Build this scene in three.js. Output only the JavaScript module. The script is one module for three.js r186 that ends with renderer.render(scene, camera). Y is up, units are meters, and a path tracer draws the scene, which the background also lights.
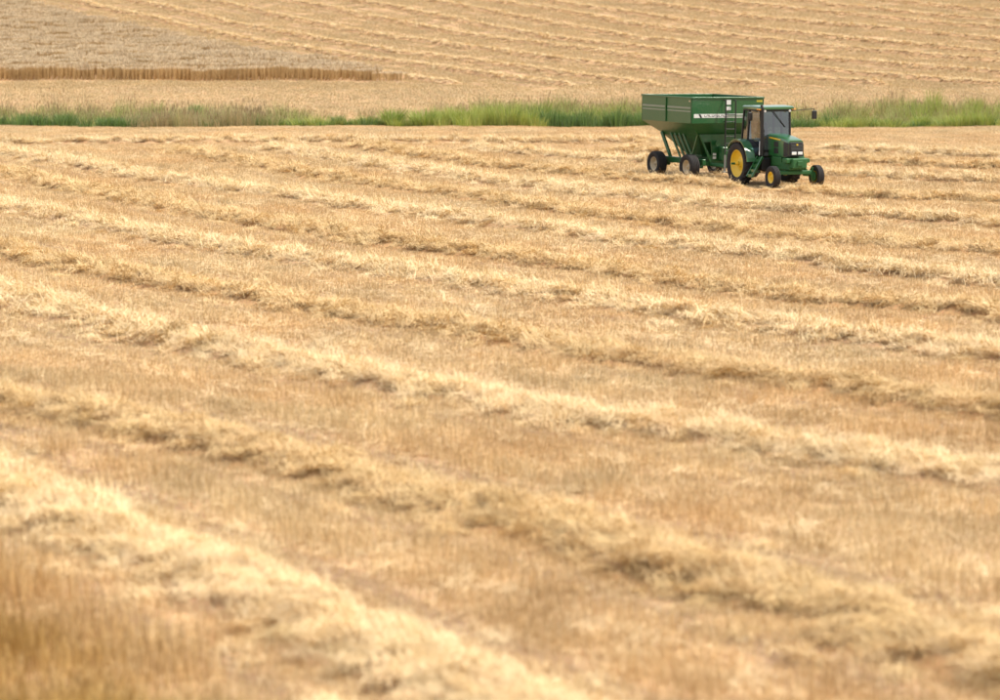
import * as THREE from 'three';
import { mergeGeometries } from 'three/addons/utils/BufferGeometryUtils.js';
import { RoundedBoxGeometry } from 'three/addons/geometries/RoundedBoxGeometry.js';
import { createNoise2D } from 'simplex-noise';

// ---------------------------------------------------------------- camera, sky, sun, exposure
const scene = new THREE.Scene();
const camera = new THREE.PerspectiveCamera(13.31, 1000 / 700, 0.5, 3000);
camera.position.set(0, 8, 0);
camera.rotation.set(-6.937 * Math.PI / 180, 0, 0);
camera.focus = 112;
camera.userData.fStop = 0.95;
scene.add(camera);

const renderer = new THREE.WebGLRenderer();
renderer.toneMapping = THREE.LinearToneMapping;
renderer.toneMappingExposure = 1.6;
renderer.shadowMap.enabled = true;

{ // hazy bright summer sky: pale at the horizon, soft blue overhead
  const W = 64, H = 32, data = new Float32Array(W * H * 4);
  for (let r = 0; r < H; r++) {
    const up = Math.max(0, Math.sin(((r + 0.5) / H - 0.5) * Math.PI)), t = Math.pow(up, 0.6);
    for (let c = 0; c < W; c++) {
      const o = (r * W + c) * 4;
      data[o] = 0.64 - 0.18 * t; data[o + 1] = 0.64 - 0.13 * t; data[o + 2] = 0.64 - 0.03 * t; data[o + 3] = 1;
    }
  }
  const sky = new THREE.DataTexture(data, W, H, THREE.RGBAFormat, THREE.FloatType);
  sky.mapping = THREE.EquirectangularReflectionMapping; sky.magFilter = THREE.LinearFilter; sky.needsUpdate = true;
  scene.background = sky; scene.environment = sky;
}
const sun = new THREE.DirectionalLight(new THREE.Color(1, 0.94, 0.81), 4.2);
sun.position.set(0.57 * 200, 0.82 * 200, -100 - 0.03 * 200);
sun.target.position.set(0, 0, -100);
sun.castShadow = true; sun.shadow.radius = 4;
Object.assign(sun.shadow.camera, { left: -140, right: 140, top: 160, bottom: -160, near: 1, far: 500 });
sun.shadow.mapSize.set(4096, 4096);
scene.add(sun, sun.target);

// ---------------------------------------------------------------- helpers
function rng(seed) { let a = seed >>> 0; return () => { a = (a + 0x6d2b79f5) | 0; let t = Math.imul(a ^ (a >>> 15), 1 | a); t = (t + Math.imul(t ^ (t >>> 7), 61 | t)) ^ t; return ((t ^ (t >>> 14)) >>> 0) / 4294967296; }; }
const R = rng(7), noise = createNoise2D(rng(11)), noiseB = createNoise2D(rng(23));
const lerp = (a, b, t) => a + (b - a) * t, clamp = (x, a, b) => Math.min(b, Math.max(a, x));
const smooth = (a, b, x) => { const t = clamp((x - a) / (b - a), 0, 1); return t * t * (3 - 2 * t); };
const gauss = (r = R) => (r() + r() + r() + r() - 2) * 1.0;           // sigma about 0.58
const V = (x, y, z) => new THREE.Vector3(x, y, z);
const lin = (r, g, b) => new THREE.Color().setRGB(r, g, b);
const used = {};
function numbered(name) { const n = used[name] = (used[name] ?? -1) + 1; return n ? name + '_' + String(n).padStart(3, '0') : name; }
function tag(o, label, category, group, kind) {
  if (label) o.userData.label = label;
  if (category) o.userData.category = category;
  if (group) o.userData.group = group;
  if (kind) o.userData.kind = kind;
  return o;
}
function thing(name, label, category, group) { const g = new THREE.Group(); g.name = numbered(name); scene.add(g); return tag(g, label, category, group); }
function part(name, geo, mat, parent, label) {
  const m = new THREE.Mesh(Array.isArray(geo) ? mergeGeometries(geo.map((g) => { const n = g.index ? g.toNonIndexed() : g; for (const k of Object.keys(n.attributes)) if (!['position', 'normal', 'uv'].includes(k)) n.deleteAttribute(k); return n; })) : geo, mat);
  m.name = name; m.castShadow = m.receiveShadow = true; parent.add(m);
  if (label) m.userData.label = label;
  return m;
}
function sub(name, parent) { const g = new THREE.Group(); g.name = name; parent.add(g); return g; }

// ---------------------------------------------------------------- terrain shape (d = metres away from the camera, world z = -d)
const HILL = [[176, -0.6], [182, 0.25], [195, 1.1], [206, 1.62], [216, 2.17], [227, 2.82], [238, 3.56], [248.6, 4.4], [259, 5.3], [270, 6.33], [300, 9.4], [340, 13.2], [420, 18.5], [600, 24], [1200, 30]];
function hill(d) {
  if (d <= 176) return 0;
  for (let i = 1; i < HILL.length; i++) if (d <= HILL[i][0]) {
    const [a, ha] = HILL[i - 1], [b, hb] = HILL[i], p0 = HILL[Math.max(0, i - 2)], p3 = HILL[Math.min(HILL.length - 1, i + 1)];
    const t = (d - a) / (b - a), m1 = i < 3 ? (hb - ha) : (hb - p0[1]) / (b - p0[0]) * (b - a), m2 = (p3[1] - ha) / Math.max(1, p3[0] - a) * (b - a);
    return (2 * t ** 3 - 3 * t * t + 1) * ha + (t ** 3 - 2 * t * t + t) * m1 + (-2 * t ** 3 + 3 * t * t) * hb + (t ** 3 - t * t) * m2;
  }
  return 30;
}
function H(x, d) {
  let h = (0.07 * noise(x / 13, d / 13) + 0.03 * noiseB(x / 4.1, d / 4.1)) * (1 - 0.9 * smooth(14, 6, Math.hypot(x - 10, d - 122)));
  if (d > 170 && d <= 176) h -= 0.6 * smooth(170, 176, d);
  h += hill(d);
  if (d < 30) h += 6.3 * Math.pow(Math.min(1.3, (30 - d) / 30), 1.7);
  h += 0.25 * smooth(185, 230, d) * noise(x / 45 + 9, d / 45);
  return h;
}

// windrow centre lines: d = q(x), a parabola through three points read off the field
const quad = (p) => {
  const [[x0, y0], [x1, y1], [x2, y2]] = p, a = ((y2 - y0) / (x2 - x0) - (y1 - y0) / (x1 - x0)) / (x2 - x1), b = (y1 - y0) / (x1 - x0) - a * (x1 + x0), c = y0 - a * x0 * x0 - b * x0;
  return { at: (x) => a * x * x + b * x + c, slope: (x) => 2 * a * x + b };
};
const NEAR = [ // three points (x, d), bright or golden straw, label
  { p: [[-8.1, 47.2], [-2.6, 37.2], [1.0, 30.9]], pale: 1, label: 'pale straw windrow crossing the bottom left corner, nearest to the viewer' },
  { p: [[-9.5, 57.0], [0, 44.6], [5.8, 34.6]], pale: 0, label: 'golden straw windrow running down into the bottom right corner' },
  { p: [[-12.6, 76], [0, 57.0], [8, 48]], pale: 1, label: 'broad pale straw windrow across the middle of the picture, third from the bottom' },
  { p: [[-15, 90], [0, 67.7], [9.3, 55.5]], pale: 0, label: 'golden tufty straw windrow, fourth from the bottom' },
  { p: [[-18, 108], [0, 78.6], [10.7, 64.5]], pale: 1, label: 'pale straw windrow, fifth from the bottom' },
  { p: [[-21.4, 128], [0, 87.6], [11.9, 72]], pale: 0, label: 'golden straw windrow, sixth from the bottom' },
  { p: [[-23.5, 143], [0, 100], [13.3, 80.5]], pale: 1, label: 'pale straw windrow, seventh from the bottom' },
  { p: [[-13.6, 140], [0, 110.8], [14.8, 89]], pale: 0, label: 'golden straw windrow second in front of the tractor' },
  { p: [[-9.3, 143], [0, 121.8], [16.6, 100]], pale: 1, label: 'pale straw windrow passing just in front of the tractor' },
  { p: [[-3, 139], [0, 133], [19.6, 110.5]], pale: 0, label: 'golden straw windrow that the tractor and grain cart stand on' },
  { p: [[-1, 146], [0, 144.4], [21.5, 120.5]], pale: 1, label: 'first pale straw windrow behind the tractor' },
  { p: [[2, 152], [10, 141], [23.5, 130]], pale: 0, label: 'golden straw windrow behind the tractor, second from it' },
  { p: [[10, 153], [16, 147], [25, 139]], pale: 1, label: 'short pale straw windrow nearest to the right end of the ditch' },
].map((r) => ({ ...r, ...quad(r.p) }));
const FAR = [];
for (let j = 0; j < 14; j++) { const Z = 195.4 + 10.7 * j + 0.8 * Math.sin(j * 2.1); FAR.push({ at: (x) => Z - 1.68 * x + (x > 0 ? 0.007 : 0.0015) * x * x, slope: (x) => -1.68 + (x > 0 ? 0.014 : 0.003) * x, pale: 1 }); }
// where the tractor and the grain cart stand: their wheels have pressed the straw flat
const STAND = [{ x: 10.72, d: 121.6, turn: 22.5, a: -1.2, b: 5.6, w: 2.6 }, { x: 8.47, d: 126.4, turn: 27, a: -2.4, b: 3.2, w: 3.4 }];
const inFoot = (x, d) => STAND.some((v) => { const t = v.turn * Math.PI / 180, dx = x - v.x, dz = v.d - d, f = dx * Math.sin(t) + dz * Math.cos(t), r = -dx * Math.cos(t) + dz * Math.sin(t); return f > v.a && f < v.b && Math.abs(r) < v.w; });
const NEAR_END = 148, FAR_START = 198;
const rowSlope = (x, d) => d < 176 ? -1.55 + 0.016 * x : -1.65 + 0.011 * x;
function across(x, d) { // signed perpendicular distance to the nearest windrow, and that row
  let best = 99, row = null;
  const rows = d < 176 ? NEAR : FAR;
  for (let i = 0; i < rows.length; i++) { const s = rows[i].slope(x), c = (d - rows[i].at(x)) / Math.sqrt(1 + s * s); if (Math.abs(c) < Math.abs(best)) { best = c; row = i; } }
  return [best, row];
}
// the uncut wheat: right of it a windrow, in front of it the headland
const inWheat = (x, d) => d > 204 + 0.5 * noise(x / 3, 31) && d < FAR[0].at(x) - 1.3 && x < -6;

// ---------------------------------------------------------------- textures
function noiseTexture(n, f) { // tileable-enough fine grain, f(x, y, random) -> [r, g, b] in 0..255
  const data = new Uint8Array(n * n * 4), r = rng(n + 3);
  for (let i = 0; i < n * n; i++) { const c = f(i % n, Math.floor(i / n), r()); data[i * 4] = c[0]; data[i * 4 + 1] = c[1]; data[i * 4 + 2] = c[2]; data[i * 4 + 3] = 255; }
  const t = new THREE.DataTexture(data, n, n); t.wrapS = t.wrapT = THREE.RepeatWrapping; t.magFilter = THREE.LinearFilter; t.colorSpace = THREE.SRGBColorSpace; t.needsUpdate = true;
  return t;
}
const chaffTex = noiseTexture(1024, () => [0, 0, 0]);
{ // soil strewn with chopped straw: short pale strokes on brown
  const c = document.createElement('canvas'); c.width = c.height = 1024; const g = c.getContext('2d'), r = rng(5);
  g.fillStyle = '#b4946c'; g.fillRect(0, 0, 1024, 1024);
  for (let i = 0; i < 26000; i++) {
    const x = r() * 1024, y = r() * 1024, a = r() * Math.PI, l = 5 + r() * 26, t = r();
    g.strokeStyle = t < 0.18 ? `rgba(112,80,48,0.6)` : `rgb(${190 + r() * 55 | 0},${150 + r() * 50 | 0},${108 + r() * 50 | 0})`;
    g.lineWidth = 1 + r() * 1.6; g.beginPath();
    for (const ox of [0, x < 40 ? 1024 : x > 984 ? -1024 : 0]) for (const oy of [0, y < 40 ? 1024 : y > 984 ? -1024 : 0]) { g.moveTo(x + ox, y + oy); g.lineTo(x + ox + Math.cos(a) * l, y + oy + Math.sin(a) * l); }
    g.stroke();
  }
  const px = g.getImageData(0, 0, 1024, 1024).data; chaffTex.image.data.set(px); chaffTex.needsUpdate = true;
}

// ---------------------------------------------------------------- ground
const groundMat = new THREE.MeshStandardMaterial({ map: chaffTex, vertexColors: true, roughness: 1, bumpMap: chaffTex, bumpScale: 0.012 });
{
  const xs = [], ds = [];
  for (let i = -220; i <= 220; i++) { const t = i / 220; xs.push(60 * t + 340 * Math.sign(t) * Math.pow(Math.abs(t), 7)); }
  for (let d = -60; d < 20; d += 4) ds.push(d);
  for (let d = 20; d < 60; d += 0.3) ds.push(d);
  for (let d = 60; d < 190; d += 0.5) ds.push(d);
  for (let d = 190; d < 300; d += 1) ds.push(d);
  for (let d = 300; d <= 1200; d += 25) ds.push(d);
  const pos = [], col = [], uv = [], idx = [], nx = xs.length;
  for (const d of ds) for (const x of xs) {
    pos.push(x, H(x, d), -d); uv.push(x / 2.3, d / 2.3);
    const [c] = across(x, d), a = Math.abs(c), track = smooth(0.4, 0.22, Math.abs(a - 1.75)) * (d < NEAR_END || d > FAR_START ? 1 : 0.3), n = 0.5 + 0.5 * noise(x / 3.7, d / 3.7), m = 0.5 + 0.5 * noiseB(x / 17, d / 17);
    const k = (0.74 + 0.18 * n + 0.12 * m) * (1 - 0.38 * track);
    col.push(k * 0.97, k * (0.97 - 0.02 * m - 0.03 * track), k * (0.96 - 0.05 * n - 0.05 * track));
  }
  for (let j = 0; j + 1 < ds.length; j++) for (let i = 0; i + 1 < nx; i++) { const a = j * nx + i, b = a + 1, c = a + nx, e = c + 1; idx.push(a, b, c, b, e, c); }
  const g = new THREE.BufferGeometry();
  g.setAttribute('position', new THREE.Float32BufferAttribute(pos, 3)); g.setAttribute('color', new THREE.Float32BufferAttribute(col, 3)); g.setAttribute('uv', new THREE.Float32BufferAttribute(uv, 2)); g.setIndex(idx); g.computeVertexNormals();
  const m = new THREE.Mesh(g, groundMat); m.name = 'ground'; m.receiveShadow = m.castShadow = true; scene.add(m);
  tag(m, 'tan harvested field sloping up to a hill beyond the ditch', null, null, 'structure');
}

// ---------------------------------------------------------------- straw, stubble, grass: ribbons
class Strands {
  constructor() { this.p = []; this.n = []; this.c = []; this.i = []; }
  // a ribbon through the given points, width w, turned so that its flat lies along side vector s
  ribbon(pts, s, w, color, taper = 1) {
    const base = this.p.length / 3, k = pts.length;
    for (let j = 0; j < k; j++) {
      const a = pts[Math.max(0, j - 1)], b = pts[Math.min(k - 1, j + 1)], t = V(b.x - a.x, b.y - a.y, b.z - a.z).normalize(), n = V().crossVectors(s, t).normalize(), ww = 0.5 * w * lerp(1, taper, j / (k - 1));
      for (const e of [-1, 1]) { this.p.push(pts[j].x + s.x * ww * e, pts[j].y + s.y * ww * e, pts[j].z + s.z * ww * e); this.n.push(n.x, n.y, n.z); this.c.push(color[0], color[1], color[2]); }
      if (j) { const o = base + 2 * j; this.i.push(o - 2, o - 1, o, o - 1, o + 1, o); }
    }
  }
  build() {
    const g = new THREE.BufferGeometry();
    g.setAttribute('position', new THREE.Float32BufferAttribute(this.p, 3)); g.setAttribute('normal', new THREE.Float32BufferAttribute(this.n, 3)); g.setAttribute('color', new THREE.Float32BufferAttribute(this.c, 3)); g.setIndex(this.i);
    return g;
  }
}
const sideOf = (a) => V(Math.cos(a), 0, Math.sin(a));
const strawMat = new THREE.MeshStandardMaterial({ vertexColors: true, roughness: 0.62, side: THREE.DoubleSide });
const leafMat = new THREE.MeshPhysicalMaterial({ vertexColors: true, roughness: 0.9, transmission: 0.35, thickness: 0, side: THREE.DoubleSide });

function strawTone(r, kind) { // linear base colours of single stalks
  const t = r();
  const v = 0.85 + 0.3 * r(), m = r(), mix = (a, b) => a.map((q, i) => v * lerp(q, b[i], m));
  if (kind === 'pale') return t < 0.1 ? mix([0.44, 0.29, 0.10], [0.5, 0.36, 0.16]) : mix([0.74, 0.545, 0.29], [0.82, 0.64, 0.385]);
  if (kind === 'gold') return t < 0.14 ? mix([0.36, 0.215, 0.07], [0.42, 0.27, 0.09]) : mix([0.62, 0.425, 0.19], [0.74, 0.54, 0.285]);
  return t < 0.14 ? mix([0.38, 0.25, 0.10], [0.44, 0.3, 0.13]) : t < 0.3 ? mix([0.68, 0.55, 0.34], [0.72, 0.58, 0.36]) : mix([0.60, 0.44, 0.22], [0.715, 0.545, 0.30]);
}
function stubblePatch(seed, size, gap, w, perTuft, hBase, litter) {
  const r = rng(seed), S = new Strands();
  for (let z = -size / 2; z < size / 2; z += gap) for (let x = -size / 2; x < size / 2; x += gap * (0.25 + 0.4 * r())) {
    if (r() < 0.08) continue;
    const tx = x + 0.02 * gauss(r), tz = z + 0.03 * gauss(r), th = hBase * (0.7 + 0.6 * r()), lx = 0.25 * gauss(r), lz = 0.25 * gauss(r);
    for (let k = 0; k < perTuft; k++) {
      const h = th * (0.65 + 0.5 * r()), dx = h * (lx + 0.35 * gauss(r)), dz = h * (lz + 0.35 * gauss(r)), bx = tx + 0.03 * gauss(r), bz = tz + 0.03 * gauss(r);
      S.ribbon([V(bx, -0.02, bz), V(bx + dx, h, bz + dz)], sideOf(r() * Math.PI), w * (0.7 + 0.6 * r()), strawTone(r, 'stubble'), 0.8);
    }
  }
  for (let k = 0; k < litter; k++) {
    const a = r() * Math.PI * 2, l = 0.06 + 0.2 * r(), x = (r() - 0.5) * size, z = (r() - 0.5) * size, y = 0.01 + 0.09 * r() * r(), p = 0.25 * gauss(r);
    S.ribbon([V(x, Math.max(0.008, y - p * l / 2), z), V(x + Math.cos(a) * l, Math.max(0.008, y + p * l / 2), z + Math.sin(a) * l)], V(-Math.sin(a), 0.5 * gauss(r), Math.cos(a)).normalize(), w * (0.7 + 0.6 * r()), strawTone(r, r() < 0.5 ? 'pale' : 'stubble'));
  }
  return S.build();
}
function strawClump(seed, n, w, kind, flat = 0.28) { // loose heap of cut straw about 0.8 m across
  const r = rng(seed), S = new Strands(), main = 0;
  for (let k = 0; k < n; k++) {
    const a = r() < 0.55 ? main + 0.5 * gauss(r) : r() * 6.28, l = 0.12 + 0.38 * r(), x = 0.3 * gauss(r), z = 0.3 * gauss(r), rise = r() < 0.16 ? 0.5 + 0.6 * r() : flat * gauss(r), y = 0.03 + 0.13 * r() * Math.exp(-(x * x + z * z) * 4), bow = 0.06 * gauss(r), ca = Math.cos(a), sa = Math.sin(a), up = rise * l;
    const p0 = V(x - ca * l / 2, y - up * 0.4, z - sa * l / 2), p2 = V(x + ca * l / 2, y + up * 0.6, z + sa * l / 2), p1 = V(x - sa * bow, y + up * 0.1 + 0.04 * r(), z + ca * bow);
    S.ribbon([p0, p1, p2], V(-sa, 0.6 * gauss(r), ca).normalize(), w * (0.7 + 0.6 * r()), strawTone(r, kind), 0.8);
  }
  return S.build();
}
const UPV = V(0, 1, 0), dummy = new THREE.Object3D();
function normalAt(x, d) { const e = 0.6; return V(-(H(x + e, d) - H(x - e, d)) / (2 * e), 1, (H(x, d + e) - H(x, d - e)) / (2 * e)).normalize(); }
function place(list, x, y, d, yaw, sx, sy, sz, color, tilt) { list.push({ x, y, z: -d, yaw, sx, sy, sz, color, tilt }); }
function instanced(name, geo, mat, list, parent) {
  if (!list.length) return null;
  const m = new THREE.InstancedMesh(geo, mat, list.length), q = new THREE.Quaternion(), q2 = new THREE.Quaternion();
  list.forEach((p, i) => {
    dummy.position.set(p.x, p.y, p.z); q.setFromAxisAngle(UPV, p.yaw); if (p.tilt) { q2.setFromUnitVectors(UPV, p.tilt); q.premultiply(q2); }
    dummy.quaternion.copy(q); dummy.scale.set(p.sx, p.sy, p.sz); dummy.updateMatrix(); m.setMatrixAt(i, dummy.matrix); m.setColorAt(i, p.color);
  });
  m.name = name; m.castShadow = m.receiveShadow = true; m.userData.kind = 'stuff'; parent.add(m);
  return m;
}
const halfWidth = (d) => d / 6 + 4 + d * 0.02;   // how far to each side the field is strewn

{ // ---- stubble over the near field, in drill rows along the windrows
  const near = thing('wheat_stubble', 'short cut wheat stubble with chaff covering the near field'); near.userData.kind = 'stuff';
  const fine = [0, 1, 2, 3].map((k) => stubblePatch(100 + k, 0.8, 0.16, 0.0055, 4, 0.15, 190)), mid = [0, 1, 2, 3].map((k) => stubblePatch(120 + k, 0.8, 0.18, 0.0075, 3, 0.105, 150));
  const pressed = [0, 1].map((k) => stubblePatch(140 + k, 0.7, 0.2, 0.008, 2, 0.07, 22));
  const standing = [0, 1].map((k) => stubblePatch(170 + k, 0.8, 0.19, 0.008, 5, 0.26, 70));
  const strewn = [0, 1].map((k) => strawClump(150 + k, 60, 0.0075, 'pale', 0.12));
  const lists = {};
  const put = (key, ...a) => place(lists[key] ??= [], ...a);
  for (let d = 24; d < 172; d += 0.6) for (let x = -halfWidth(d); x < halfWidth(d); x += 0.6) {
    const px = x + 0.17 * gauss(), pd = d + 0.17 * gauss();
    if (pd > 170.5) continue;
    const [c] = across(px, pd), a = Math.abs(c), head = pd > NEAR_END, s = head ? 0 : rowSlope(px, pd), yaw = Math.atan(s) * 1 + (R() < 0.5 ? Math.PI : 0) + 0.05 * gauss();
    const isTrack = !head && Math.abs(a - 1.8) < 0.4, n = 0.5 + 0.5 * noise(px / 5 + 3, pd / 5); let v = 0.84 + 0.24 * R() + 0.16 * (n - 0.5); const g = 0.93 + 0.11 * noiseB(px / 9, pd / 9);
    const tall = clamp(smooth(1.6, 5.4, (NEAR[0].at(px) - pd) * 0.55 + 0.5 * noiseB(px / 1.6, pd / 3.4)) * smooth(2.5, -2.5, px) * (0.35 + 0.9 * n), 0, 1), edge = smooth(0.5, 0.15, Math.abs(a - 2.85 + 0.25 * noiseB(px / 2, pd / 2)));
    v *= 1 - 0.24 * tall;
    const col = lin(v, v * lerp(0.985, g, 0.5) * (1 - 0.12 * tall), v * g * (1 - 0.5 * tall)), fringe = smooth(0.5, 0.2, Math.abs(a - 2.4)) * 0.7, hgt = inFoot(px, pd) ? 0.45 : (head ? 0.6 : 0.75 + 0.45 * n + fringe) * (0.8 + 0.4 * R()) * (1 + 0.35 * tall);
    if (edge > 0.3 && !head && R() < 0.55 * edge) put('e' + (R() * 2 | 0), px, H(px, pd), pd, R() * 6.28, 1, 1, 1, lin(v * 1.02, v, v), normalAt(px, pd));
    if (isTrack) put('p' + (R() * 2 | 0), px, H(px, pd), pd, -yaw, 1, hgt, R() < 0.5 ? 1 : -1, col, normalAt(px, pd));
    else if (R() < tall * 1.1) put('t' + (R() * 2 | 0), px, H(px, pd), pd, -yaw, 1, hgt, R() < 0.5 ? 1 : -1, col, normalAt(px, pd));
    else put((pd < 62 ? 'f' : 'm') + (R() * 4 | 0), px, H(px, pd), pd, -yaw, 1, hgt, R() < 0.5 ? 1 : -1, col, normalAt(px, pd));
  }
  for (const k of Object.keys(lists)) instanced('stubble_tufts', { f: fine, m: mid, p: pressed, e: strewn, t: standing }[k[0]][+k[1]], strawMat, lists[k], near);

  const far = thing('wheat_stubble', 'short cut wheat stubble covering the hill beyond the ditch'); far.userData.kind = 'stuff';
  const coarse = [0, 1, 2].map((k) => stubblePatch(160 + k, 1.35, 0.22, 0.014, 3, 0.11, 130)), fl = [[], [], []];
  for (let d = 181; d < 300; d += 1.0) for (let x = -halfWidth(d); x < halfWidth(d); x += 1.0) {
    const px = x + 0.25 * gauss(), pd = d + 0.25 * gauss(); if (pd > FAR_START && R() < 0.75 && Math.abs(Math.abs(across(px, pd)[0]) - 1.8) < 0.4) continue; if (inWheat(px, pd + 0.6) || inWheat(px + 0.8, pd + 0.8)) continue;
    const n = 0.5 + 0.5 * noise(px / 7, pd / 7), v = 0.88 + 0.16 * R() + 0.12 * (n - 0.5), head = pd < FAR_START;
    place(fl[R() * 3 | 0], px, H(px, pd), pd, -Math.atan(head ? 0 : rowSlope(px, pd)) + (R() < 0.5 ? Math.PI : 0), 1, head ? 0.6 : 0.8 + 0.4 * n, 1, lin(v * 0.88, v * 0.88, v * 0.87), normalAt(px, pd));
  }
  fl.forEach((l, k) => instanced('stubble_tufts', coarse[k], strawMat, l, far));
}

// ---- windrows: a lumpy mound each, strewn with loose straw
const moundMat = { pale: new THREE.MeshStandardMaterial({ map: chaffTex, color: lin(1.0, 0.97, 0.93), roughness: 0.95, bumpMap: chaffTex, bumpScale: 0.03 }), gold: new THREE.MeshStandardMaterial({ map: chaffTex, color: lin(0.95, 0.86, 0.70), roughness: 0.95, bumpMap: chaffTex, bumpScale: 0.03 }) };
const clumps = {};
for (const kind of ['pale', 'gold']) {
  clumps[kind + 0] = [0, 1, 2, 3].map((k) => strawClump(200 + k + (kind === 'pale' ? 0 : 50), 190, 0.0065, kind));
  clumps[kind + 1] = [0, 1, 2, 3].map((k) => strawClump(220 + k + (kind === 'pale' ? 0 : 50), 130, 0.0095, kind));
  clumps[kind + 2] = [0, 1, 2].map((k) => strawClump(240 + k + (kind === 'pale' ? 0 : 50), 90, 0.017, kind));
}
function windrow(row, index, far, label, keep) {
  const kind = row.pale || far ? 'pale' : 'gold', root = thing('straw_windrow', label, 'windrow', far ? 'straw windrows on the far hill' : 'straw windrows across the near field');
  const step = far ? 0.45 : 0.14, M = far ? 8 : 14, half = far ? 0.72 : 1.15, height = far ? 0.30 : 0.28;
  // walk along the row
  const stations = [];
  let x = far ? -70 : -40;
  while (x < (far ? 70 : 40)) { const s = row.slope(x); x += step / Math.sqrt(1 + s * s); const d = row.at(x); if (keep(x, d)) stations.push([x, d, s]); }
  if (stations.length < 4) { scene.remove(root); return; }
  const lump = (x, d) => { const u = 0.5 + 0.5 * noise(x * 1.1 + index * 9, d * 1.1), v = 0.5 + 0.5 * noiseB(x * 2.7, d * 2.7 + index), w = 0.5 + 0.5 * noise(x * 0.33, d * 0.33 + 40 + index * 5); return far ? (0.92 + 0.14 * v) * (0.9 + 0.15 * w) : (0.5 + 0.65 * u * u * u + 0.32 * v * v) * (0.72 + 0.4 * w); };
  const shift = (x, d) => (far ? 0.04 : 0.2) * noiseB(x * 0.5 + index * 3, d * 0.5);
  const prof = (e) => Math.max(0, 1 - e * e) ** 1.1;
  const pos = [], uv = [], idx = [];
  const top = stations.map(([x, d, s], i) => {
    const inv = 1 / Math.sqrt(1 + s * s), nx = -s * inv, nd = inv, end = Math.min(1, i * step / 1.6, (stations.length - 1 - i) * step / 1.6), o = shift(x, d), line = [];
    for (let j = 0; j <= M; j++) {
      const e = (j / M) * 2 - 1, c = e * half + o, px = x + nx * c, pd = d + nd * c, h = H(px, pd) - 0.03 + height * prof(e) * lump(px, pd) * end * (inFoot(px, pd) ? 0.3 : 1);
      pos.push(px, h, -pd); uv.push(px / 1.7, pd / 1.7); line.push(h);
      if (i && j) { const a = (i - 1) * (M + 1) + j - 1, b = a + 1, c2 = a + M + 1; idx.push(a, b, c2, b, c2 + 1, c2); }
    }
    return { nx, nd, o, end, line };
  });
  const g = new THREE.BufferGeometry(); g.setAttribute('position', new THREE.Float32BufferAttribute(pos, 3)); g.setAttribute('uv', new THREE.Float32BufferAttribute(uv, 2)); g.setIndex(idx); g.computeVertexNormals();
  // the sheet must face up
  if (g.attributes.normal.getY(Math.floor(g.attributes.normal.count / 2)) < 0) { for (let i = 0; i < idx.length; i += 3) [idx[i], idx[i + 1]] = [idx[i + 1], idx[i]]; g.setIndex(idx); g.computeVertexNormals(); }
  part('straw_mound', g, moundMat[kind], root);
  const lists = {}, lr = rng(900 + index * 17 + (far ? 500 : 0));
  stations.forEach(([x, d, s], i) => {
    const t = top[i], level = far ? 2 : d < 66 ? 0 : 1, per = step * (far ? 20 : level ? 40 : 46);
    for (let k = 0, n = Math.floor(per + lr()); k < n; k++) {
      const c = (far ? 0.42 : 0.64) * gauss(lr) * (lr() < 0.15 ? 2.2 : 1) + t.o, e = clamp((c - t.o) / half, -1, 1), px = x + t.nx * c, pd = d + t.nd * c; if (inFoot(px, pd) && lr() < 0.93) continue;
      const y = t.line[Math.round((e + 1) / 2 * M)] * (Math.abs(c - t.o) < half ? 1 : 0) + (Math.abs(c - t.o) < half ? 0 : H(px, pd)) - 0.03, v = 0.88 + 0.24 * lr(), big = lr() < 0.08 ? 1.35 : 1;
      const key = level + '' + (lr() * clumps[kind + level].length | 0), sc = (far ? 0.48 : 0.5 + 0.38 * lr()) * big;
      place(lists[key] ??= [], px, y, pd, -Math.atan(s) + 1.2 + 1.1 * gauss(lr) + (lr() < 0.5 ? Math.PI : 0), sc, sc * (0.8 + 0.7 * lr()) * (0.5 + 0.5 * t.end), sc, lin(v, v * (0.985 + 0.03 * lr()), v * (0.96 + 0.08 * lr())), V((far ? 0.2 : 0.3) * gauss(lr), 1, (far ? 0.2 : 0.3) * gauss(lr)).normalize());
    }
  });
  for (const key of Object.keys(lists)) instanced('loose_straw', clumps[kind + key[0]][+key[1]], strawMat, lists[key], root);
}
NEAR.forEach((row, i) => windrow(row, i, false, row.label, (x, d) => d > 26 && d < NEAR_END + 1.5 * noise(i * 3.3, 1) && Math.abs(x) < halfWidth(d)));
const FARWORDS = ['lowest', 'second lowest', 'third lowest', 'fourth lowest', 'fifth lowest', 'sixth lowest', 'seventh lowest', 'eighth lowest', 'ninth lowest', 'tenth lowest', 'eleventh lowest', 'twelfth lowest', 'thirteenth lowest', 'fourteenth lowest'];
FAR.forEach((row, i) => windrow(row, 40 + i, true, i ? `straw windrow slanting down the far hill, ${FARWORDS[i]} of them` : 'straw windrow along the slanting edge of the uncut wheat on the hill', (x, d) => d > FAR_START + 3 * noise(i * 2.7, 5) && d < 292 && Math.abs(x) < halfWidth(d)));
{ // a low turning row along the near side of the ditch
  const flat = (c, w) => ({ at: (x) => c + w * Math.sin(x / 14), slope: (x) => w / 14 * Math.cos(x / 14), pale: 1 });
  windrow(flat(153.5, 0.8), 71, false, 'thin straw windrow lying level along the near side of the ditch', (x, d) => Math.abs(x) < halfWidth(d) && x < 9);
}

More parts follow.
